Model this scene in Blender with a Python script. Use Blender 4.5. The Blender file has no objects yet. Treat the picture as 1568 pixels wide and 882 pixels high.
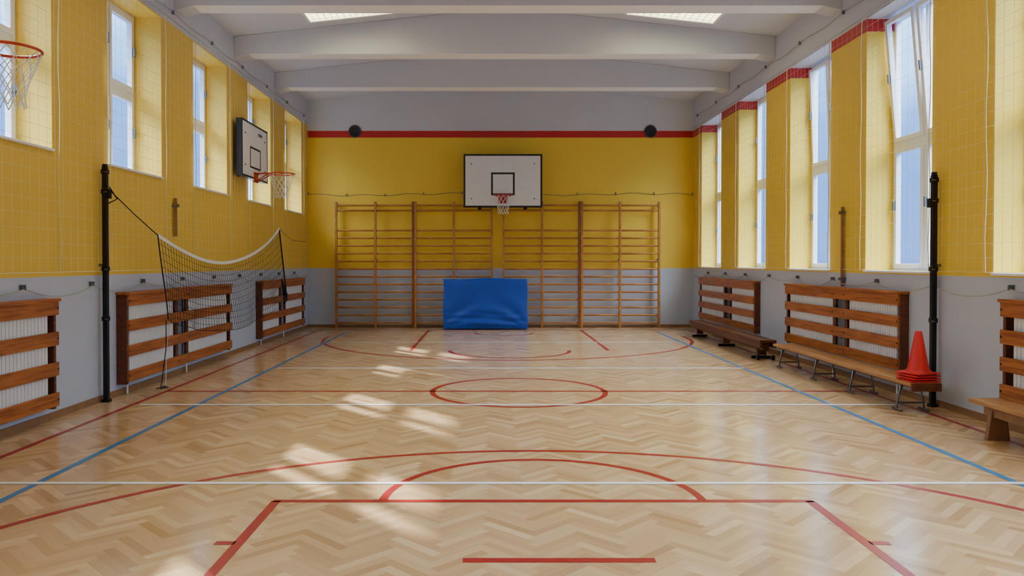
import bpy, bmesh, math, random
from mathutils import Matrix, Vector, Euler
random.seed(7)
S = bpy.context.scene
COL = S.collection

def lin(c):
    return tuple(((x/255)/12.92 if x/255 <= .04045 else ((x/255+.055)/1.055)**2.4) for x in c) + (1,)

# ------------------------------------------------------------------ materials
def mat(name, rgb, rough=.6, metal=0, var=.0, scale=8, bump=0, bscale=60, stretch=(1,1,1), rgb2=None, spec=.5, coat=0, emis=0):
    m = bpy.data.materials.new(name); m.use_nodes = True
    nt = m.node_tree; n = nt.nodes; l = nt.links
    p = n['Principled BSDF']
    p.inputs['Base Color'].default_value = lin(rgb)
    p.inputs['Roughness'].default_value = rough
    p.inputs['Metallic'].default_value = metal
    p.inputs['Specular IOR Level'].default_value = spec
    p.inputs['Coat Weight'].default_value = coat
    tc = n.new('ShaderNodeTexCoord'); mp = n.new('ShaderNodeMapping')
    mp.inputs['Scale'].default_value = stretch
    l.new(tc.outputs['Object'], mp.inputs['Vector'])
    if var > 0 or rgb2:
        no = n.new('ShaderNodeTexNoise'); no.inputs['Scale'].default_value = scale
        no.inputs['Detail'].default_value = 5
        l.new(mp.outputs[0], no.inputs['Vector'])
        cr = n.new('ShaderNodeValToRGB')
        cr.color_ramp.elements[0].position = .35; cr.color_ramp.elements[1].position = .65
        a = lin(rgb)
        if rgb2: b = lin(rgb2)
        else: b = tuple(x*(1-var) for x in a[:3])+(1,)
        cr.color_ramp.elements[0].color = a; cr.color_ramp.elements[1].color = b
        l.new(no.outputs['Fac'], cr.inputs[0]); l.new(cr.outputs[0], p.inputs['Base Color'])
    if bump > 0:
        nb = n.new('ShaderNodeTexNoise'); nb.inputs['Scale'].default_value = bscale
        l.new(mp.outputs[0], nb.inputs['Vector'])
        bp = n.new('ShaderNodeBump'); bp.inputs['Strength'].default_value = bump
        bp.inputs['Distance'].default_value = .01
        l.new(nb.outputs['Fac'], bp.inputs['Height']); l.new(bp.outputs[0], p.inputs['Normal'])
    if emis:
        p.inputs['Emission Color'].default_value = lin(rgb); p.inputs['Emission Strength'].default_value = emis
    return m

def wall_mat(name, bands, low):
    """bands: list of (z_start, rgb)"""
    m = bpy.data.materials.new(name); m.use_nodes = True
    nt = m.node_tree; n = nt.nodes; l = nt.links; p = n['Principled BSDF']
    g = n.new('ShaderNodeNewGeometry'); sp = n.new('ShaderNodeSeparateXYZ')
    l.new(g.outputs['Position'], sp.inputs[0])
    wob = n.new('ShaderNodeTexNoise'); wob.inputs['Scale'].default_value = 6
    l.new(g.outputs['Position'], wob.inputs['Vector'])
    wm = n.new('ShaderNodeMath'); wm.operation = 'MULTIPLY_ADD'
    wm.inputs[1].default_value = .008
    l.new(wob.outputs['Fac'], wm.inputs[0]); l.new(sp.outputs['Z'], wm.inputs[2])
    cur = None
    prev = n.new('ShaderNodeRGB'); prev.outputs[0].default_value = lin(low); cur = prev.outputs[0]
    for z, c in bands:
        gt = n.new('ShaderNodeMath'); gt.operation = 'GREATER_THAN'; gt.inputs[1].default_value = z
        l.new(wm.outputs[0], gt.inputs[0])
        mx = n.new('ShaderNodeMix'); mx.data_type = 'RGBA'
        l.new(gt.outputs[0], mx.inputs[0]); l.new(cur, mx.inputs[6]); mx.inputs[7].default_value = lin(c)
        cur = mx.outputs[2]
    no = n.new('ShaderNodeTexNoise'); no.inputs['Scale'].default_value = 1.3; no.inputs['Detail'].default_value = 6
    l.new(g.outputs['Position'], no.inputs['Vector'])
    mr = n.new('ShaderNodeMapRange'); mr.inputs[3].default_value = .93; mr.inputs[4].default_value = 1.05
    l.new(no.outputs['Fac'], mr.inputs[0])
    vm = n.new('ShaderNodeVectorMath'); vm.operation = 'SCALE'
    l.new(cur, vm.inputs[0]); l.new(mr.outputs[0], vm.inputs['Scale'])
    l.new(vm.outputs[0], p.inputs['Base Color'])
    p.inputs['Roughness'].default_value = .5
    nb = n.new('ShaderNodeTexNoise'); nb.inputs['Scale'].default_value = 25; nb.inputs['Detail'].default_value = 6
    l.new(g.outputs['Position'], nb.inputs['Vector'])
    bp = n.new('ShaderNodeBump'); bp.inputs['Strength'].default_value = .25; bp.inputs['Distance'].default_value = .01
    l.new(nb.outputs['Fac'], bp.inputs['Height']); l.new(bp.outputs[0], p.inputs['Normal'])
    return m

GREY = (190,197,214); YEL = (240,202,62); RED = (190,34,38); UP = (206,208,216)
M_wall = wall_mat('painted_plaster', [(1.41,YEL),(4.50,RED),(4.66,UP)], GREY)
M_wallL = wall_mat('painted_plaster_left', [(1.41,(230,192,68)),(4.78,UP)], GREY)
M_ceil = mat('ceiling_paint', (208,210,217), .8, bump=.2, bscale=20)
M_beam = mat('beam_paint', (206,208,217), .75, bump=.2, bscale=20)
M_beamu = mat('beam_soffit_highlight', (246,245,244), .7)  # whiter underside: the highlight along the beam bottom is put into the colour
M_pvc = mat('white_pvc', (238,240,244), .35)
M_wood = mat('pine_plank', (186,110,48), .4, stretch=(3,.35,6), scale=7, rgb2=(138,70,26), bump=.1, bscale=30)
M_woodD = mat('dark_wood', (110,56,26), .45, stretch=(3,.35,6), scale=6, rgb2=(80,38,16))
M_woodL = mat('bench_wood', (186,138,84), .4, stretch=(4,.3,4), scale=6, rgb2=(156,104,56))
M_bars = mat('wallbar_wood', (192,130,66), .4, stretch=(.5,3,1), scale=6, rgb2=(162,100,44))
M_barsD = mat('wallbar_wood_dark', (136,78,36), .4, scale=5, rgb2=(112,60,26))
M_rad = mat('radiator_enamel', (242,244,246), .35)
M_black = mat('black_steel', (18,20,26), .35, .3, var=.3)
M_steel = mat('grey_steel', (120,124,130), .35, .8, var=.2)
M_orange = mat('rim_orange', (205,60,24), .4, var=.15)
M_redm = mat('rim_red', (190,26,36), .4, var=.15)
M_netw = mat('net_cord_white', (228,228,224), .8)
M_cord = mat('safety_net_cord', (232,222,180), .8)
M_rope = mat('rope_grey', (170,170,165), .8)
M_netb = mat('net_cord_black', (20,21,25), .8)
M_board = mat('backboard_white', (232,234,238), .3, var=.04)
M_blk = mat('black_paint', (14,14,18), .5)
M_navy = mat('navy_frame', (16,30,66), .4)
M_blue = mat('blue_vinyl', (2,66,174), .38, bump=.15, bscale=9, var=.12, scale=2)
M_cone = mat('cone_red', (214,22,22), .45, var=.1)
M_lr = mat('line_red', (166,32,32), .3, var=.12, scale=9)
M_lb = mat('line_blue', (42,126,188), .3, var=.12, scale=9)
M_lw = mat('line_white', (246,249,252), .3, var=.06, scale=9)
M_vent = mat('vent_grille', (88,84,84), .6, .3)
M_lamp = mat('lamp_diffuser', (255,244,190), .5, emis=9)
M_base = mat('baseboard_wood', (150,110,74), .5, var=.2)
M_roof = mat('eave_sheet', (120,120,122), .7, var=.2)

def glass_mat():
    m = bpy.data.materials.new('window_glass'); m.use_nodes = True
    nt = m.node_tree; n = nt.nodes; l = nt.links; n.remove(n['Principled BSDF'])
    t = n.new('ShaderNodeBsdfTransparent'); t.inputs[0].default_value = (.86,.93,1,1)
    g = n.new('ShaderNodeBsdfGlossy'); g.inputs['Roughness'].default_value = .02
    mx = n.new('ShaderNodeMixShader'); mx.inputs[0].default_value=.07
    l.new(t.outputs[0], mx.inputs[1]); l.new(g.outputs[0], mx.inputs[2])
    l.new(mx.outputs[0], n['Material Output'].inputs[0])
    return m
M_glass = glass_mat()

def floor_mat():
    m = bpy.data.materials.new('herringbone_parquet'); m.use_nodes = True
    nt = m.node_tree; n = nt.nodes; l = nt.links; p = n['Principled BSDF']
    at = n.new('ShaderNodeAttribute'); at.attribute_name = 'plank'
    cr = n.new('ShaderNodeValToRGB')
    e = cr.color_ramp.elements
    e[0].position = 0; e[0].color = lin((182,142,98)); e[1].position = 1; e[1].color = lin((222,190,148))
    k = e.new(.5); k.color = lin((204,166,122)); 
    l.new(at.outputs['Fac'], cr.inputs[0])
    uv = n.new('ShaderNodeUVMap'); uv.uv_map = 'UVMap'
    mp = n.new('ShaderNodeMapping'); mp.inputs['Scale'].default_value = (4,70,1)
    l.new(uv.outputs[0], mp.inputs[0])
    no = n.new('ShaderNodeTexNoise'); no.inputs['Scale'].default_value = 1; no.inputs['Detail'].default_value = 4
    l.new(mp.outputs[0], no.inputs['Vector'])
    mr = n.new('ShaderNodeMapRange'); mr.inputs[3].default_value = .86; mr.inputs[4].default_value = 1.12
    l.new(no.outputs['Fac'], mr.inputs[0])
    vm = n.new('ShaderNodeVectorMath'); vm.operation = 'SCALE'
    l.new(cr.outputs[0], vm.inputs[0]); l.new(mr.outputs[0], vm.inputs['Scale'])
    l.new(vm.outputs[0], p.inputs['Base Color'])
    g = n.new('ShaderNodeNewGeometry')
    nr = n.new('ShaderNodeTexNoise'); nr.inputs['Scale'].default_value = 2.2; nr.inputs['Detail'].default_value = 5
    l.new(g.outputs['Position'], nr.inputs['Vector'])
    m2 = n.new('ShaderNodeMapRange'); m2.inputs[3].default_value = .12; m2.inputs[4].default_value = .27
    l.new(nr.outputs['Fac'], m2.inputs[0]); l.new(m2.outputs[0], p.inputs['Roughness'])
    return m
M_floor = floor_mat()

# ------------------------------------------------------------------ mesh builder
class B:
    def __init__(s): s.v=[]; s.f=[]; s.m=[]; s.sm=[]; s.M=Matrix.Identity(4)
    def add(s, vs, fs, mi=0, smooth=False):
        o=len(s.v); s.v += [tuple(s.M @ Vector(p)) for p in vs]
        for f in fs: s.f.append([i+o for i in f]); s.m.append(mi); s.sm.append(smooth)
    def box(s,x0,x1,y0,y1,z0,z1,mi=0):
        if x0>x1:x0,x1=x1,x0
        if y0>y1:y0,y1=y1,y0
        if z0>z1:z0,z1=z1,z0
        s.add([(x0,y0,z0),(x1,y0,z0),(x1,y1,z0),(x0,y1,z0),(x0,y0,z1),(x1,y0,z1),(x1,y1,z1),(x0,y1,z1)],
              [(0,3,2,1),(4,5,6,7),(0,1,5,4),(1,2,6,5),(2,3,7,6),(3,0,4,7)],mi)
    def tube(s,pts,r,mi=0,n=6,closed=False):
        P=[Vector(p) for p in pts]; N=len(P); vs=[]; fs=[]
        ref=None
        for i,p in enumerate(P):
            if closed: t=P[(i+1)%N]-P[i-1]
            else: t=P[min(i+1,N-1)]-P[max(i-1,0)]
            t.normalize()
            if ref is None: ref=Vector((0,0,1)) if abs(t.z)<.9 else Vector((1,0,0))
            a=t.cross(ref)
            if a.length<1e-3: a=t.orthogonal()
            a.normalize(); b=a.cross(t).normalized(); ref=b
            for k in range(n):
                th=2*math.pi*(k+.5)/n
                vs.append(p+a*math.cos(th)*r+b*math.sin(th)*r)
        R=N if closed else N-1
        for i in range(R):
            j=(i+1)%N
            for k in range(n):
                k2=(k+1)%n
                fs.append((i*n+k,i*n+k2,j*n+k2,j*n+k))
        if not closed:
            fs.append(tuple(range(n))); fs.append(tuple(reversed(range((N-1)*n,N*n))))
        s.add(vs,fs,mi,n>4)
    def lathe(s,prof,c,mi=0,n=24):
        vs=[];fs=[]
        for r,z in prof:
            for k in range(n):
                t=2*math.pi*k/n; vs.append((c[0]+r*math.cos(t),c[1]+r*math.sin(t),c[2]+z))
        for i in range(len(prof)-1):
            for k in range(n):
                k2=(k+1)%n; fs.append((i*n+k,i*n+k2,(i+1)*n+k2,(i+1)*n+k))
        fs.append(tuple(range((len(prof)-1)*n,len(prof)*n)))
        s.add(vs,fs,mi,True)
    def end(s,name,mats,bevel=0,fix=True):
        me=bpy.data.meshes.new(name); me.from_pydata(s.v,[],s.f)
        for m in mats: me.materials.append(m)
        for p,mi,sm in zip(me.polygons,s.m,s.sm): p.material_index=mi; p.use_smooth=sm
        if fix:
            bm=bmesh.new(); bm.from_mesh(me); bmesh.ops.recalc_face_normals(bm,faces=bm.faces); bm.to_mesh(me); bm.free()
        me.update()
        o=bpy.data.objects.new(name,me); COL.objects.link(o)
        if bevel:
            b=o.modifiers.new('bevel','BEVEL'); b.width=bevel; b.segments=2; b.limit_method='ANGLE'
        return o

XL,XR,Y0,Y1 = -4.32,4.82,-3.0,18.6
XC=.25; ZE=5.36; ZP=5.85
def roof(x): return ZE+(ZP-ZE)*(1-abs(x-XC)/(XR-XC))

# ------------------------------------------------------------------ floor
def build_floor():
    L=.36;n=6;w=L/n
    c45=math.cos(math.pi/4)
    def tr(x,y):
        x*=w;y*=w
        return ((x-y)*c45,(x+y)*c45)
    vs=[];fs=[];val=[];uvs=[]
    cx,cy=.25,7.8
    def put(a,b,c,d,horiz):
        X,Y=tr((a+c)/2,(b+d)/2); X+=cx; Y+=cy
        if X<XL-.4 or X>XR+.4 or Y<Y0-.4 or Y>Y1+.4: return
        o=len(vs)
        for (x,y) in ((a,b),(c,b),(c,d),(a,d)):
            X,Y=tr(x,y); vs.append((X+cx,Y+cy,0))
        fs.append((o,o+1,o+2,o+3))
        val.append(min(1,max(0,random.gauss(.53 if horiz else .47,.23))))
        off=random.random()*50
        if horiz: uvs.append([(off,0),(off+L,0),(off+L,w),(off,w)])
        else: uvs.append([(off,0),(off,w),(off+L,w),(off+L,0)])
    for r in range(-320,321):
        for m in range(-40,41):
            x=r+2*n*m
            if abs(x)<340: put(x,r,x+n,r+1,True)
            y=r-2*n+1+2*n*m
            if abs(y)<340: put(r,y,r+1,y+n,False)
    me=bpy.data.meshes.new('floor'); me.from_pydata(vs,[],fs)
    me.materials.append(M_floor)
    uv=me.uv_layers.new(name='UVMap')
    for i,p in enumerate(me.polygons):
        for j,li in enumerate(p.loop_indices): uv.data[li].uv=uvs[i][j]
    at=me.attributes.new('plank','FLOAT','FACE'); at.data.foreach_set('value',val)
    bm=bmesh.new(); bm.from_mesh(me)
    for co,no in (((XL-.02,0,0),(-1,0,0)),((XR+.02,0,0),(1,0,0)),((0,Y0,0),(0,-1,0)),((0,Y1+.02,0),(0,1,0))):
        bmesh.ops.bisect_plane(bm,geom=bm.verts[:]+bm.edges[:]+bm.faces[:],plane_co=co,plane_no=no,clear_outer=True)
    for f in bm.faces:
        if f.normal.z<0: f.normal_flip()
    bm.to_mesh(me); bm.free()
    o=bpy.data.objects.new('floor',me); COL.objects.link(o)
build_floor()

# ------------------------------------------------------------------ walls
WT=.43
Lwin=[(f-1.45,f) for f in (0.04,2.61,5.18,7.75,10.33,12.9,15.47,18.0)]
Rwin=[(f-1.5,f) for f in (-.15,2.4,4.95,7.5,10.06,12.6,15.2,17.85)]
def side_wall(name,xi,xo,wins,z0,z1,m):
    b=B(); ys=Y0
    for a,c in wins:
        b.box(xi,xo,ys,a,0,ZE); b.box(xi,xo,a,c,0,z0); b.box(xi,xo,a,c,z1,ZE); ys=c
    b.box(xi,xo,ys,Y1,0,ZE)
    return b.end(name,[m],fix=False)
LZ0,LZ1=2.64,4.76; RZ0,RZ1=1.42,4.66
side_wall('wall_left',XL,XL-WT,Lwin,LZ0,LZ1,M_wallL)
side_wall('wall_right',XR,XR+WT,Rwin,RZ0,RZ1,M_wall)
def end_wall(name,ya,yb):
    b=B()
    prof=[(XL-WT,0),(XR+WT,0),(XR+WT,ZE),(XR,ZE),(XC,ZP),(XL,ZE),(XL-WT,ZE)]
    n=len(prof)
    b.add([(x,ya,z) for x,z in prof]+[(x,yb,z) for x,z in prof],
          [tuple(range(n)),tuple(reversed(range(n,2*n)))]+[(i,(i+1)%n,(i+1)%n+n,i+n) for i in range(n)])
    b.end(name,[M_wall])
end_wall('wall_back',Y1,Y1+.3); end_wall('wall_front',Y0-.3,Y0)
b=B()
prof=[(XL-WT,ZE),(XL,ZE),(XC,ZP),(XR,ZE),(XR+WT,ZE),(XR+WT,ZE+.2),(XC,ZP+.25),(XL-WT,ZE+.2)]
n=len(prof)
b.add([(x,Y0-.3,z) for x,z in prof]+[(x,Y1+.3,z) for x,z in prof],
      [tuple(range(n)),tuple(reversed(range(n,2*n)))]+[(i,(i+1)%n,(i+1)%n+n,i+n) for i in range(n)])
b.end('ceiling',[M_ceil])
b=B(); b.box(XL-WT,-5.74,Y0-.3,Y1+.3,ZE-.02,ZE+.1); b.end('roof_eave',[M_roof])  # unseen overhang, sized so its shade trims the sun patches
for yb in (0.75,3.3,5.85,8.4,10.95,13.45,15.98):
    b=B(); hw=.17
    prof=[(XL,5.0),(XL+.25,5.06),(XR-.25,5.06),(XR,5.0),(XR,ZE),(XC,ZP),(XL,ZE)]
    n=len(prof)
    b.add([(x,yb-hw,z) for x,z in prof]+[(x,yb+hw,z) for x,z in prof],
      [tuple(range(n)),tuple(reversed(range(n,2*n)))]+[(i,(i+1)%n,(i+1)%n+n,i+n) for i in range(n)])
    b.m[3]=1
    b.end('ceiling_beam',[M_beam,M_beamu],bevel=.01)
b=B(); b.box(XL,XL+.02,Y0,Y1,0,.07); b.end('baseboard_left',[M_base])
b=B(); b.box(XR-.02,XR,Y0,Y1,0,.07); b.end('baseboard_right',[M_base])
b=B(); b.box(XL+.02,XR-.02,Y1-.02,Y1,0,.07); b.end('baseboard_back',[M_base])

# ------------------------------------------------------------------ windows
wn=0
def window(y0,y1,z0,z1,xi,sgn,tilt=0,zt=None):
    """sgn=-1 left wall. frame plane at xi+sgn*.35"""
    global wn; wn+=1
    b=B(); xp=xi+sgn*.35; W=y1-y0
    zt=zt or (z0+z1)/2
    def fr(ya,yb,za,zb,t,xa,xb):
        b.box(xa,xb,ya,ya+t,za,zb); b.box(xa,xb,yb-t,yb,za,zb)
        b.box(xa,xb,ya+t,yb-t,za,za+t); b.box(xa,xb,ya+t,yb-t,zb-t,zb)
    xa,xb=xp,xp+sgn*.07
    fr(y0,y1,z0,z1,.055,xa,xb)
    b.box(xa,xb,y0+.055,y1-.055,zt-.045,zt+.045)
    ym=(y0+y1)/2
    b.box(xa,xb,ym-.03,ym+.03,z0+.055,zt-.045)
    b.box(xa,xb,ym-.03,ym+.03,zt+.045,z1-.055)
    for (za,zb,up) in ((z0+.055,zt-.045,0),(zt+.045,z1-.055,1)):
        for ya,yb in ((y0+.055,ym-.03),(ym+.03,y1-.055)):
            if up and tilt:
                b.M=Matrix.Translation((xa,0,za))@Matrix.Rotation(-sgn*tilt*1.0,4,'Y')@Matrix.Translation((-xa,0,-za))
            sx0,sx1=xa-sgn*.02,xa+sgn*.045
            fr(ya,yb,za,zb,.055,sx0,sx1)
            g=xa+sgn*.015
            b.add([(g,ya+.05,za+.05),(g,yb-.05,za+.05),(g,yb-.05,zb-.05),(g,ya+.05,zb-.05)],[(0,1,2,3)],1)
            b.box(sx0-sgn*.0,sx0-sgn*.03,yb-.04,yb-.015,(za+zb)/2-.02,(za+zb)/2+.1,2)
            b.M=Matrix.Identity(4)
    b.box(xi-sgn*.03,xp,y0,y1,z0-.0,z0+.025)
    o=b.end('window_%d'%wn,[M_pvc,M_glass,M_steel],bevel=.004)
    ld=bpy.data.lights.new('sky_portal','AREA'); ld.shape='RECTANGLE'; ld.size=z1-z0; ld.size_y=W
    ld.cycles.is_portal=True
    lo=bpy.data.objects.new('sky_portal',ld); COL.objects.link(lo)
    lo.location=(xp+sgn*.12,ym,(z0+z1)/2)
    lo.rotation_euler=(0,math.radians(90)*(1 if sgn>0 else -1),0)
for a,c in Lwin: window(a,c,LZ0,LZ1,XL,-1,zt=3.72)
for i,(a,c) in enumerate(Rwin): window(a,c,RZ0,RZ1,XR,1,tilt={4:.09,5:.04}.get(i,0),zt=3.02)

# ------------------------------------------------------------------ safety nets on side walls
def wall_net(name,x,z0,z1,wins,sgn):
    b=B(); sp=.14
    y=Y0+.1
    while y<Y1-.05:
        b.tube([(x,y,z0),(x,y,z1)],.0015,0,3); y+=sp
    z=z0
    while z<=z1+.001:
        b.tube([(x,Y0+.1,z),(x,Y1-.05,z)],.0015 if z>z0 else .004,0,3); z+=sp
    for a,c in wins:
        for yy in (a-.03,c+.05):
            b.tube([(x-sgn*.01,yy+.015*math.sin(k*1.7),z0+(z1-z0)*k/10) for k in range(11)],.005,0,4)
    b.tube([(x,Y0+.1,z1+.02),(x,Y1-.05,z1+.02)],.006,1,4)
    pts=[];y=Y0+.2
    while y<Y1-1.3:
        for k in range(8):
            t=k/8; pts.append((x-sgn*.012,y+1.25*t,1.30-.32*t*(1-t)*(1+.4*math.sin(y*3))))
        y+=1.25
    b.tube(pts,.006,1,4)
    y=Y0+.2
    while y<Y1-.2:
        b.box(x-sgn*.02,x+sgn*.03,y-.01,y+.01,1.29,1.34,2); y+=1.25
    b.end(name,[M_cord,M_rope,M_steel],fix=False)
wall_net('safety_net',XL+.035,1.45,4.8,Lwin,-1)
wall_net('safety_net',XR-.035,1.45,4.66,Rwin,1)

# ------------------------------------------------------------------ court markings
def stroke(b,pts,w,z,mi=0):
    P=[Vector((p[0],p[1])) for p in pts]; vs=[]
    for i,p in enumerate(P):
        t=P[min(i+1,len(P)-1)]-P[max(i-1,0)]; t.normalize(); nn=Vector((-t.y,t.x))*w/2
        vs+= [(p.x+nn.x,p.y+nn.y,z),(p.x-nn.x,p.y-nn.y,z)]
    b.add(vs,[(2*i,2*i+1,2*i+3,2*i+2) for i in range(len(P)-1)],mi)
def arc(cx,cy,r,a0,a1,n=64):
    return [(cx+r*math.cos(math.radians(a0+(a1-a0)*i/n)),cy+r*math.sin(math.radians(a0+(a1-a0)*i/n))) for i in range(n+1)]
CX=.345; LW=.055
b=B(); z=.0015
stroke(b,arc(CX,9.38,1.03,0,360,96),LW+.01,z)
stroke(b,[(-3.88,9.38),(4.5,9.38)],LW+.015,z)
for s,base in ((1,0),(-1,1)):
    fy=lambda y: y if base==0 else 18.76-y
    lw=LW if base==0 else .07
    T=lambda pts:[(x,fy(y)) for x,y in pts]
    stroke(b,T(arc(CX,2.73,3.68,-5,185,120)),lw,z)
    stroke(b,T(arc(CX,5.08,1.04,0,180)),lw,z)
    if base==0: stroke(b,T([(CX-1.75,5.06),(CX+1.75,5.06)]),lw,z)
    for q in (-1,1):
        stroke(b,T([(CX+q*1.73,5.06),(CX+q*1.73,.95)]),LW+.005,z)
        stroke(b,T([(CX+q*1.75,4.3),(CX+q*1.86,4.3)]),LW,z)
        stroke(b,T([(CX+q*1.75,2.9),(CX+q*1.86,2.9)]),LW,z)
    stroke(b,T([(-3.88,.95),(4.5,.95)]),lw,z)
stroke(b,[(-.14,4.05),(.86,4.05)],LW+.005,z)
stroke(b,arc(.3,17.1,.62,180,360,32),LW,z)
stroke(b,[(-3.88,.95),(-3.88,17.81)],LW,z); stroke(b,[(4.5,.95),(4.5,17.81)],LW,z)
b.end('court_marking_red',[M_lr],fix=False)
b=B(); z=.0022
stroke(b,[(-3.17,-1),(-3.17,17.3)],LW,z); stroke(b,[(3.7,-1),(3.7,17.3)],LW,z)
b.end('court_marking_blue',[M_lb],fix=False)
b=B(); z=.0029
stroke(b,[(-4.2,5.47),(4.7,5.47)],LW,z); stroke(b,[(-3.8,8.49),(4.45,8.49)],LW+.01,z)
stroke(b,[(-3.1,11.42),(3.7,11.42)],LW+.02,z); stroke(b,[(-3.1,15.1),(3.7,15.1)],LW,z)
b.end('court_marking_white',[M_lw],fix=False)

# ------------------------------------------------------------------ wall bars
def bars(xs,dark):
    b=B(); yf=18.42
    for i,x in enumerate(xs):
        d = 1 if i==dark else 0
        w=.03 if d else .024
        b.box(x-w,x+w,yf-.03,yf+.05,0,2.97,d)
        for z in (.3,1.6,2.9): b.box(x-.015,x+.015,yf+.05,Y1,z-.03,z+.03,2)
    zz=[.12+.181*k for k in range(13)]+[2.76,2.88]
    for z in zz:
        for i in range(len(xs)-1):
            b.tube([(xs[i]+.005,yf+.01,z),(xs[i+1]-.005,yf+.01,z)],.023,0,8)
    b.end('wall_bars',[M_bars,M_barsD,M_steel],bevel=.004)
bars([-3.61,-2.69,-1.80],2); bars([-1.745,-.845,.046],-1)
bars([.323,1.23,2.11],2); bars([2.165,3.06,3.98],-1)

# ------------------------------------------------------------------ crash mat
def crash_mat():
    bm=bmesh.new(); bmesh.ops.create_cube(bm,size=1)
    bmesh.ops.subdivide_edges(bm,edges=bm.edges[:],cuts=47,use_grid_fill=True)
    W,T,H=1.93,.24,1.15
    for v in bm.verts:
        x,y,z=v.co; u=x*2;q=z*2
        e=(1-u**8)*(1-q**8)
        X=x*W;Z=z*H+H/2
        cc=1-abs(y*2)*(abs(u)**14+abs(q)**14)*.05
        Y=y*T*cc
        if y<-.4:
            Y-=.035*e*(1-.5*abs(u))
            for cxn,sg in ((-1,1),(1,-1)):
                d=math.hypot((u-cxn)*.95,(q+1)); a=math.atan2(q+1.0,(u-cxn)*sg+.001)
                Y+=.016*math.sin(a*11+d*2.5)*math.exp(-((d-.75)/.5)**2)*e
            Y+=.012*math.sin(Z*38+math.sin(X*3)*1.5)*e*math.exp(-((q+.62)/.25)**2)
        Z+=.012*math.sin(X*4+1)*(z>0.3)*(z*2)
        X+=.008*math.sin(Z*9)*(abs(u)>.9)
        v.co=(X,Y,Z)
    zmin=min(v.co.z for v in bm.verts)
    for v in bm.verts: v.co.z-=zmin
    me=bpy.data.meshes.new('crash_mat'); 
    for f in bm.faces: f.smooth=True
    bm.to_mesh(me); bm.free(); me.materials.append(M_blue)
    o=bpy.data.objects.new('crash_mat',me); COL.objects.link(o)
    o.rotation_euler=(math.radians(-5),0,0)
    o.location=(-.10,18.03,.012)
    bv=o.modifiers.new('bevel','BEVEL'); bv.width=.02; bv.segments=3; bv.limit_method='ANGLE'; bv.angle_limit=math.radians(50)
crash_mat()

# ------------------------------------------------------------------ basketball hoops
def hoop(name,M,w,zb,zt,zr,depth,th,rimmat,style=0,reach=.17):
    b=B(); b.M=M
    if style: b.box(-w/2,w/2,.004,th,zb,zt,5)
    else: b.box(-w/2,w/2,.004,th,zb,zt,1)
    b.box(-w/2+.012,w/2-.012,0,.01,zb+.012,zt-.012,0)
    t=.04 if not style else .03
    for (x0,x1,z0,z1) in ((-w/2,w/2,zb,zb+t),(-w/2,w/2,zt-t,zt),(-w/2,-w/2+t,zb+t,zt-t),(w/2-t,w/2,zb+t,zt-t)):
        b.box(x0,x1,-.004,.006,z0,z1,1)
    hw=.27; s0=zr+.03; s1=s0+(.52 if not style else .42)
    if style: hw=.31; s0+=.05
    for (x0,x1,z0,z1) in ((-hw,hw,s0,s0+t),(-hw,hw,s1-t,s1),(-hw,-hw+t,s0+t,s1-t),(hw-t,hw,s0+t,s1-t)):
        b.box(x0,x1,-.004,.006,z0,z1,1)
    for sx in (-1,1):
        for zz in (zb+.2,zt-.22):
            b.tube([(sx*(w/2-.18),-.008,zz),(sx*(w/2-.18),.003,zz)],.014,1,8)
    if style:
        for k in range(5): b.box(w*.12+k*.05,w*.12+k*.05+.03,-.003,.006,zt-.17,zt-.12,1)
    R=.225; yc=-reach-R
    b.tube([(R*math.cos(2*math.pi*k/40),yc+R*math.sin(2*math.pi*k/40),zr) for k in range(40)],.011,2,8,True)
    b.box(-.10,.10,-.02,.0,zr-.16,zr+.02,2)
    b.box(-.10,.10,-reach-.02,-.01,zr-.012,zr+.008,2)
    for sx in (-1,1):
        b.tube([(sx*.09,-.02,zr),(sx*.17,yc+R*.66,zr)],.009,2,6)
        b.tube([(sx*.06,-.02,zr-.14),(sx*.08,-reach,zr-.01)],.01,2,6)
    prof=[(.222,0),(.20,-.07),(.172,-.14),(.145,-.21),(.122,-.28),(.112,-.35),(.12,-.42)]
    N=12
    for k in range(N):
        for dd in (-1,1):
            pts=[]
            for i,(r,zz) in enumerate(prof):
                a=2*math.pi*(k+dd*(i%2)*.5)/N
                pts.append((r*math.cos(a),yc+r*math.sin(a),zr+zz-.008))
            b.tube(pts,.004,3,4)
    for sx in (-1,1):
        x=sx*w*.3
        for zz in (zb+.2,zt-.2):
            b.box(x-.025,x+.025,th,depth,zz-.025,zz+.025,4)
        if depth>.3:
            b.box(x-.03,x+.03,th,th+.04,zb+.05,zt-.05,4)
            b.tube([(x,th+.02,zt-.22),(x,depth-.01,zb+.22)],.018,4,6)
        b.box(x-.04,x+.04,depth-.02,depth,zb+.0,zt-.0,4)
    b.M=Matrix.Identity(4)
    b.end(name,[M_board,M_blk,rimmat,M_netw,M_black,M_navy])
RZ=Matrix.Rotation(math.radians(90),4,'Z')
hoop('basketball_hoop',Matrix.Translation((.30,17.97,0)),1.80,2.80,4.02,3.05,Y1-17.97,.035,M_redm)
hoop('basketball_hoop',Matrix.Translation((-4.15,13.9,0))@RZ,1.50,3.01,3.97,3.11,-4.15-XL,.10,M_orange,style=1,reach=.24)
hoop('basketball_hoop',Matrix.Translation((-4.15,5.85,0))@RZ,1.50,3.03,3.99,3.13,-4.15-XL,.10,M_orange,style=1,reach=.34)

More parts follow.
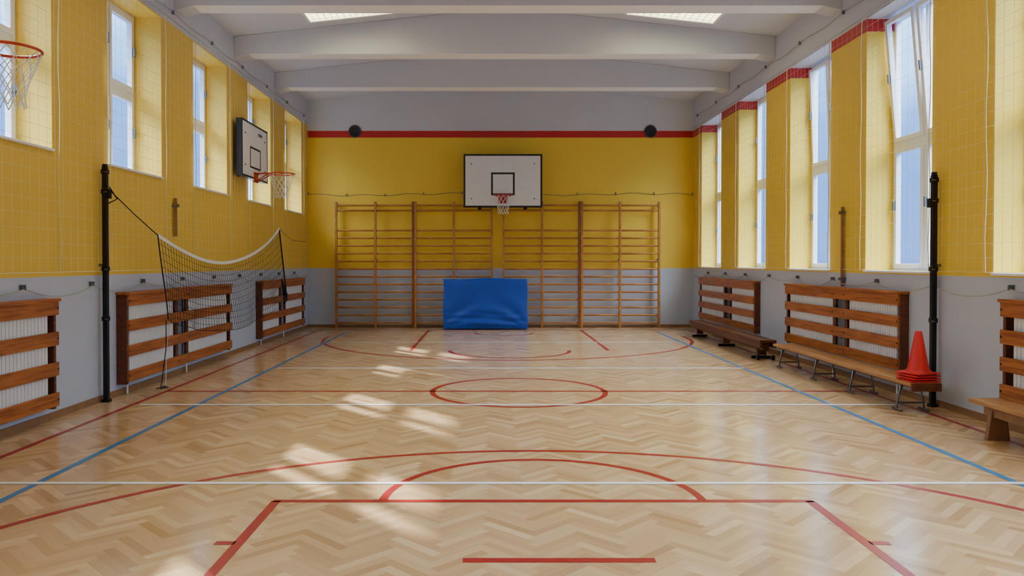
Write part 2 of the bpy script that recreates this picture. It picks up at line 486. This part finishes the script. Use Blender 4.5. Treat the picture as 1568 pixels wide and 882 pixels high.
# ------------------------------------------------------------------ radiator guards
def guard(ya,yb,xw,sgn,z0,z1,prot):
    b=B(); xf=xw+sgn*prot
    L=yb-ya
    for y in (ya,yb-.04): b.box(xw,xf-sgn*.03,y,y+.04,z0-.03,z1,1)
    ph=.13; gap=(z1-z0-4*ph)/3
    for k in range(4):
        z=z0+k*(ph+gap)
        b.box(xf-sgn*.028,xf,ya,yb,z,z+ph,0)
    b.box(xw,xf+sgn*.015,ya-.015,yb+.015,z1,z1+.03,0)
    for t in (.40,.50):
        y=ya+L*t
        b.box(xf-sgn*.06,xf-sgn*.028,y-.04,y+.04,z0,z1,1)
    for k in range(4):
        z=z0+k*(ph+gap)+ph/2
        for y in (ya+.02,yb-.02,ya+L*.40,ya+L*.50):
            b.box(xf,xf+sgn*.004,y-.01,y+.01,z-.01,z+.01,2)
    g=b.end('radiator_guard',[M_wood,M_woodD,M_black],bevel=.006)
    b=B(); d=prot-.05
    for (r0,r1) in ((ya+.12,ya+L*.37),(ya+L*.53,yb-.12)):
        y=r0
        b.box(xw+sgn*.02,xw+sgn*(d-.006),r0,r1,z0+.02,z1-.06)
        while y<r1:
            b.box(xw+sgn*(d-.006),xw+sgn*d,y,y+.042,z0+.04,z1-.08); y+=.055
        b.tube([(xw+sgn*.045,r0+.05,z0+.06),(xw+sgn*.045,r0+.05,0.0)],.012,0,8)
        b.box(xw,xw+sgn*.02,r0+.2,r0+.24,z0+.1,z1-.15); b.box(xw,xw+sgn*.02,r1-.24,r1-.2,z0+.1,z1-.15)
    b.end('radiator',[M_rad],bevel=.004)
for ya,yb in ((4.1,7.58),(9.05,12.67),(14.45,17.7)): guard(ya,yb,XL,1,.16,1.17,.15)
for ya,yb in ((3.7,7.2),(9.0,12.45),(13.95,17.6)): guard(ya,yb,XR,-1,.30,1.18,.13)

# ------------------------------------------------------------------ poles
def pole(x,y,zt,sgn):
    b=B()
    b.box(x-.026,x+.026,y-.026,y+.026,.02,zt)
    b.box(x-.04,x+.04,y-.04,y+.04,0,.03)
    b.tube([(x,y,zt),(x,y,zt+.03)],.03,0,10)
    for z in (.9,1.45,zt-.3,zt-.08):
        b.box(x-.033,x+.033,y-.033,y+.033,z,z+.05)
        b.tube([(x,y-.03,z+.02),(x+sgn*.05,y-.06,z+.02)],.008,1,6)
    b.box(min(x,x-sgn*.08),max(x,x-sgn*.08),y-.015,y+.015,1.5,1.53,1)
    b.box(x+sgn*.03,x+sgn*.06,y-.03,y+.03,zt-.35,zt-.25)
    b.end('volleyball_post',[M_black,M_steel],bevel=.004)
pole(XL+.075,8.66,2.60,1); pole(XR-.075,8.38,2.48,-1)

# ------------------------------------------------------------------ volleyball net
def vnet():
    b=B(); ya,yb=9.45,14.86; X0=-4.0
    def top(t): return (X0+.02*math.sin(t*9), ya+(yb-ya)*t, 1.87+(2.18-1.87)*t-.475*4*t*(1-t))
    def bot(t):
        z=.84*(1-t)+.80*t-.32*4*t*(1-t)
        return (X0+.05*math.sin(t*14+1), ya+.12*(1-t)+ (yb+.45-ya)*t, z)
    NY=64;NZ=11
    def P(i,j):
        t=i/NY;s=j/NZ;a=Vector(top(t));c=Vector(bot(t))
        p=a.lerp(c,s); p.x+=.03*math.sin(t*40+s*2)*s*math.exp(-t*2.5); p.y+=.02*math.sin(t*31+s*3)*s
        return p
    for i in range(NY+1): b.tube([P(i,j) for j in range(NZ+1)],.003,0,3)
    for j in range(1,NZ+1): b.tube([P(i,j) for i in range(NY+1)],.003 if j<NZ else .005,0,3)
    vs=[];N=48
    for i in range(N+1):
        p=top(i/N)
        vs+=[(p[0]-.006,p[1],p[2]+.022),(p[0]+.008,p[1],p[2]+.022),(p[0]+.008,p[1],p[2]-.022),(p[0]-.006,p[1],p[2]-.022)]
    fs=[]
    for i in range(N):
        for k in range(4): fs.append((4*i+k,4*i+(k+1)%4,4*i+4+(k+1)%4,4*i+4+k))
    b.add(vs,fs,1)
    b.tube([P(0,j) for j in range(NZ+1)],.008,0,5); b.tube([P(NY,j) for j in range(NZ+1)],.014,0,5)
    p=top(0); b.tube([(XL+.1,8.68,2.36),(-4.1,9.05,2.1),p],.006,0,5)
    b.tube([(XL+.12,8.66,2.38),(XL+.18,8.72,2.25),(XL+.1,8.68,2.2)],.008,0,5)
    p=top(1); b.tube([p,(-4.1,16.2,2.0),(XL+.03,18.3,2.02)],.004,0,5)
    q=bot(0)
    b.tube([q,(-3.98,9.62,.5),(-4.02,9.6,.12),(-4.0,9.5,.012)],.006,0,5)
    b.tube([(q[0],q[1]+.1,q[2]),(-3.99,9.66,.45),(-4.02,9.7,.03)],.004,1,5)
    b.tube([(-4.0,9.5,.012),(-3.95,9.6,.012),(-4.03,9.68,.012),(-4.05,9.5,.012)],.007,0,5)
    for k in range(7):
        b.tube([(X0+.01*k,yb+.2+.03*k,1.22-.05*k),(X0+.02*math.sin(k*2),yb+.28+.03*k,.98),(X0,yb+.42,.74+.03*k)],.014,0,5)
    b.end('volleyball_net',[M_netb,M_netw],fix=False)
vnet()

# ------------------------------------------------------------------ benches
def balance_bench():
    b=B(); x=4.36; ya,yb=12.25,16.6
    b.box(x-.13,x+.13,ya,yb,.285,.325,0)
    b.box(x-.05,x+.05,ya+.1,yb-.1,.15,.285,1)
    b.box(x-.13,x-.095,ya,yb,.20,.285,0); b.box(x+.095,x+.13,ya,yb,.20,.285,0)
    for y in (ya+.35,(ya+yb)/2,yb-.35):
        b.box(x-.06,x+.06,y-.035,y+.035,.06,.25,1)
        b.box(x-.15,x+.15,y-.03,y+.03,.0,.045,2)
    for sx in (-.12,.12): b.tube([(x+sx-.02,ya+.12,.04),(x+sx+.02,ya+.12,.04)],.04,2,12)
    b.tube([(x-.12,ya+.12,.04),(x+.12,ya+.12,.04)],.01,2,6)
    b.tube([(x,ya+.12,.04),(x,ya+.12,.28)],.012,2,6)
    b.end('balance_bench',[M_woodD,M_woodD,M_black],bevel=.008)
balance_bench()
BT=.325
def tube_bench():
    b=B(); x=4.40; ya,yb=7.9,11.75
    b.box(x-.15,x+.15,ya,yb,BT-.035,BT,0)
    b.box(x-.15,x+.15,ya-.03,ya,BT-.08,BT,1)
    b.box(x-.10,x+.10,ya+.05,yb-.05,BT-.06,BT-.035,1)
    for y in (8.18,9.25,10.3,11.5):
        b.tube([(x-.10,y,BT-.06),(x-.14,y,.06),(x-.14,y,.012),(x-.15,y+.02,.012)],.012,2,6)
        b.tube([(x+.10,y,BT-.06),(x+.14,y,.06),(x+.14,y,.012),(x+.15,y+.02,.012)],.012,2,6)
        b.tube([(x-.135,y,.08),(x+.135,y,.08)],.010,2,6)
        for sx in (-1,1): b.tube([(x+sx*.14,y-.09,.012),(x+sx*.14,y+.09,.012)],.012,2,6)
        b.tube([(x-.11,y,BT-.12),(x,y+.12,BT-.05)],.008,2,6)
    b.end('gym_bench',[M_woodL,M_woodD,M_steel],bevel=.006)
tube_bench()
def wood_bench():
    b=B(); x=4.42; ya,yb=3.2,7.0
    b.box(x-.14,x+.14,ya,yb,.30,.335,0)
    b.box(x-.05,x+.05,ya+.1,yb-.08,.2,.30,1)
    for y in (ya+.3,yb-.22):
        b.add([(x-.06,y,.3),(x+.06,y,.3),(x+.10,y,0),(x-.10,y,0),(x-.06,y+.05,.3),(x+.06,y+.05,.3),(x+.10,y+.05,0),(x-.10,y+.05,0)],
              [(0,1,2,3),(4,7,6,5),(0,4,5,1),(1,5,6,2),(2,6,7,3),(3,7,4,0)],1)
        b.box(x-.06,x+.06,y-.05,y+.1,.26,.3,1)
    b.end('gym_bench',[M_woodL,M_base],bevel=.006)
wood_bench()

# ------------------------------------------------------------------ traffic cones
b=B(); cx,cy=4.42,8.07; z=BT+.001
for k in range(4):
    zz=z+k*.026; s=.15-.002*k
    b.M=Matrix.Translation((cx,cy,0))@Matrix.Rotation(.12*k,4,'Z')
    b.box(-s,s,-s,s,zz,zz+.016)
    b.lathe([(.125,.016),(.118,.03),(.112,.034)],(0,0,zz),0,28)
b.M=Matrix.Translation((cx,cy,0))
zz=z+3*.026
b.lathe([(.125,.016),(.115,.03),(.10,.06),(.034,.42),(.028,.435),(.018,.435),(.016,.40)],(0,0,zz),0,32)
b.M=Matrix.Identity(4)
b.end('traffic_cone',[M_cone],bevel=.004)

# ------------------------------------------------------------------ ceiling lights
for y0 in (1.6,6.7,11.78):  # only the far pair is in view; nearer pairs are added for light
    for x0,x1 in ((-2.95,-1.55),(2.18,3.66)):
        b=B(); xm=(x0+x1)/2; sl=math.atan((ZP-ZE)/(XR-XC)); 
        if xm>XC: sl=-sl
        b.M=Matrix.Translation((xm,y0+.5,roof(xm)))@Matrix.Rotation(-sl,4,'Y')
        w=(x1-x0)/2
        for (a,c,d,e) in ((-w,w,-.5,-.46),(-w,w,.46,.5),(-w,-w+.04,-.46,.46),(w-.04,w,-.46,.46)):
            b.box(a,c,d,e,-.08,0,0)
        b.box(-w+.04,w-.04,-.46,.46,-.035,-.02,1)
        for k in range(1,14): 
            x=-w+2*w*k/14; b.box(x-.004,x+.004,-.46,.46,-.06,-.035,0)
        for k in range(1,9):
            y=-.5+k/9; b.box(-w+.04,w-.04,y-.004,y+.004,-.06,-.035,0)
        b.end('ceiling_light',[M_pvc,M_lamp],fix=False)

# ------------------------------------------------------------------ vents, wires, small fittings
for x in (-3.19,3.80):
    b=B(); b.M=Matrix.Translation((x,Y1,4.64))@Matrix.Rotation(math.radians(90),4,'X')
    b.lathe([(.15,0),(.15,.03),(.125,.035),(.12,.015),(.001,.015)],(0,0,0),0,32)
    for k in range(-4,5):
        r=math.sqrt(.0144-(k*.026)**2) if abs(k*.026)<.12 else 0
        b.box(-r,r,k*.026-.005,k*.026+.005,.014,.026,1)
    b.end('wall_vent',[M_vent,M_blk])
b=B(); pts=[]
for k in range(61):
    x=XL+.02+(XR-XL-.04)*k/60; pts.append((x,Y1-.015,3.15+.02*math.sin(k*.9)-.02*math.sin(k*.21)))
b.tube(pts,.005,0,5)
for k in range(0,61,6): b.box(pts[k][0]-.012,pts[k][0]+.012,Y1-.03,Y1,pts[k][2]-.01,pts[k][2]+.05,1)
b.end('wall_cable',[M_steel,M_steel])
b=B()
b.box(XR-.05,XR-.02,10.62,10.66,1.22,2.3,0); b.box(XR-.07,XR,10.60,10.68,2.2,2.24,1); b.box(XR-.07,XR,10.60,10.68,1.3,1.34,1)
b.end('net_tensioner',[M_base,M_steel])
b=B()
b.box(XL+.02,XL+.05,10.68,10.72,1.9,2.42,0); b.box(XL,XL+.07,10.66,10.74,2.3,2.34,1)
b.end('net_tensioner',[M_base,M_steel])
for x,s in ((XL,1),(XR,-1)):
    b=B(); pts=[(x+s*.02,Y0+.2+k*.3,4.93+.02*math.sin(k*1.3)) for k in range(int((Y1-Y0-.3)/.3))]
    b.tube(pts,.006,0,5)
    for k in range(0,len(pts),5): b.box(x,x+s*.03,pts[k][1]-.015,pts[k][1]+.015,4.92,4.97,1)
    b.end('net_suspension_cable',[M_rope,M_steel])

# ------------------------------------------------------------------ light
w=bpy.data.worlds.new('sky'); S.world=w; w.use_nodes=True
nt=w.node_tree; n=nt.nodes; l=nt.links; bg=n['Background']
tc=n.new('ShaderNodeTexCoord'); sp=n.new('ShaderNodeSeparateXYZ'); l.new(tc.outputs['Generated'],sp.inputs[0])
cr=n.new('ShaderNodeValToRGB'); e=cr.color_ramp.elements
e[0].position=0; e[0].color=(.009,.024,.068,1); e[1].position=.50; e[1].color=(.84,.925,1,1)
k=e.new(.18); k.color=(.015,.037,.088,1)
k=e.new(.34); k.color=(.075,.13,.20,1)
no=n.new('ShaderNodeTexNoise'); no.inputs['Scale'].default_value=7; no.inputs['Detail'].default_value=7
l.new(tc.outputs['Generated'],no.inputs['Vector'])
ma=n.new('ShaderNodeMath'); ma.operation='MULTIPLY_ADD'; ma.inputs[1].default_value=.4
sb=n.new('ShaderNodeMath'); sb.operation='SUBTRACT'; sb.inputs[1].default_value=.2
l.new(no.outputs['Fac'],ma.inputs[0]); l.new(sp.outputs['Z'],ma.inputs[2]); l.new(ma.outputs[0],sb.inputs[0])
l.new(sb.outputs[0],cr.inputs[0]); l.new(cr.outputs[0],bg.inputs[0]); bg.inputs[1].default_value=27
sd=bpy.data.lights.new('sun','SUN'); sd.energy=20; sd.angle=math.radians(1.2); sd.color=(1,.97,.92)
so=bpy.data.objects.new('sun',sd); COL.objects.link(so)
so.rotation_euler=Vector((1.0,-1.15,-1.0)).to_track_quat('-Z','Y').to_euler()
so.location=(-12,12,12)

# ------------------------------------------------------------------ camera
cd=bpy.data.cameras.new('camera'); cd.sensor_width=36; cd.lens=1200/1568*36
cd.shift_x=34/1568; cd.shift_y=-23/1568; cd.clip_start=.05
co=bpy.data.objects.new('camera',cd); COL.objects.link(co)
co.location=(0,0,1.55); co.rotation_euler=(math.radians(90-.8),0,0)
S.camera=co
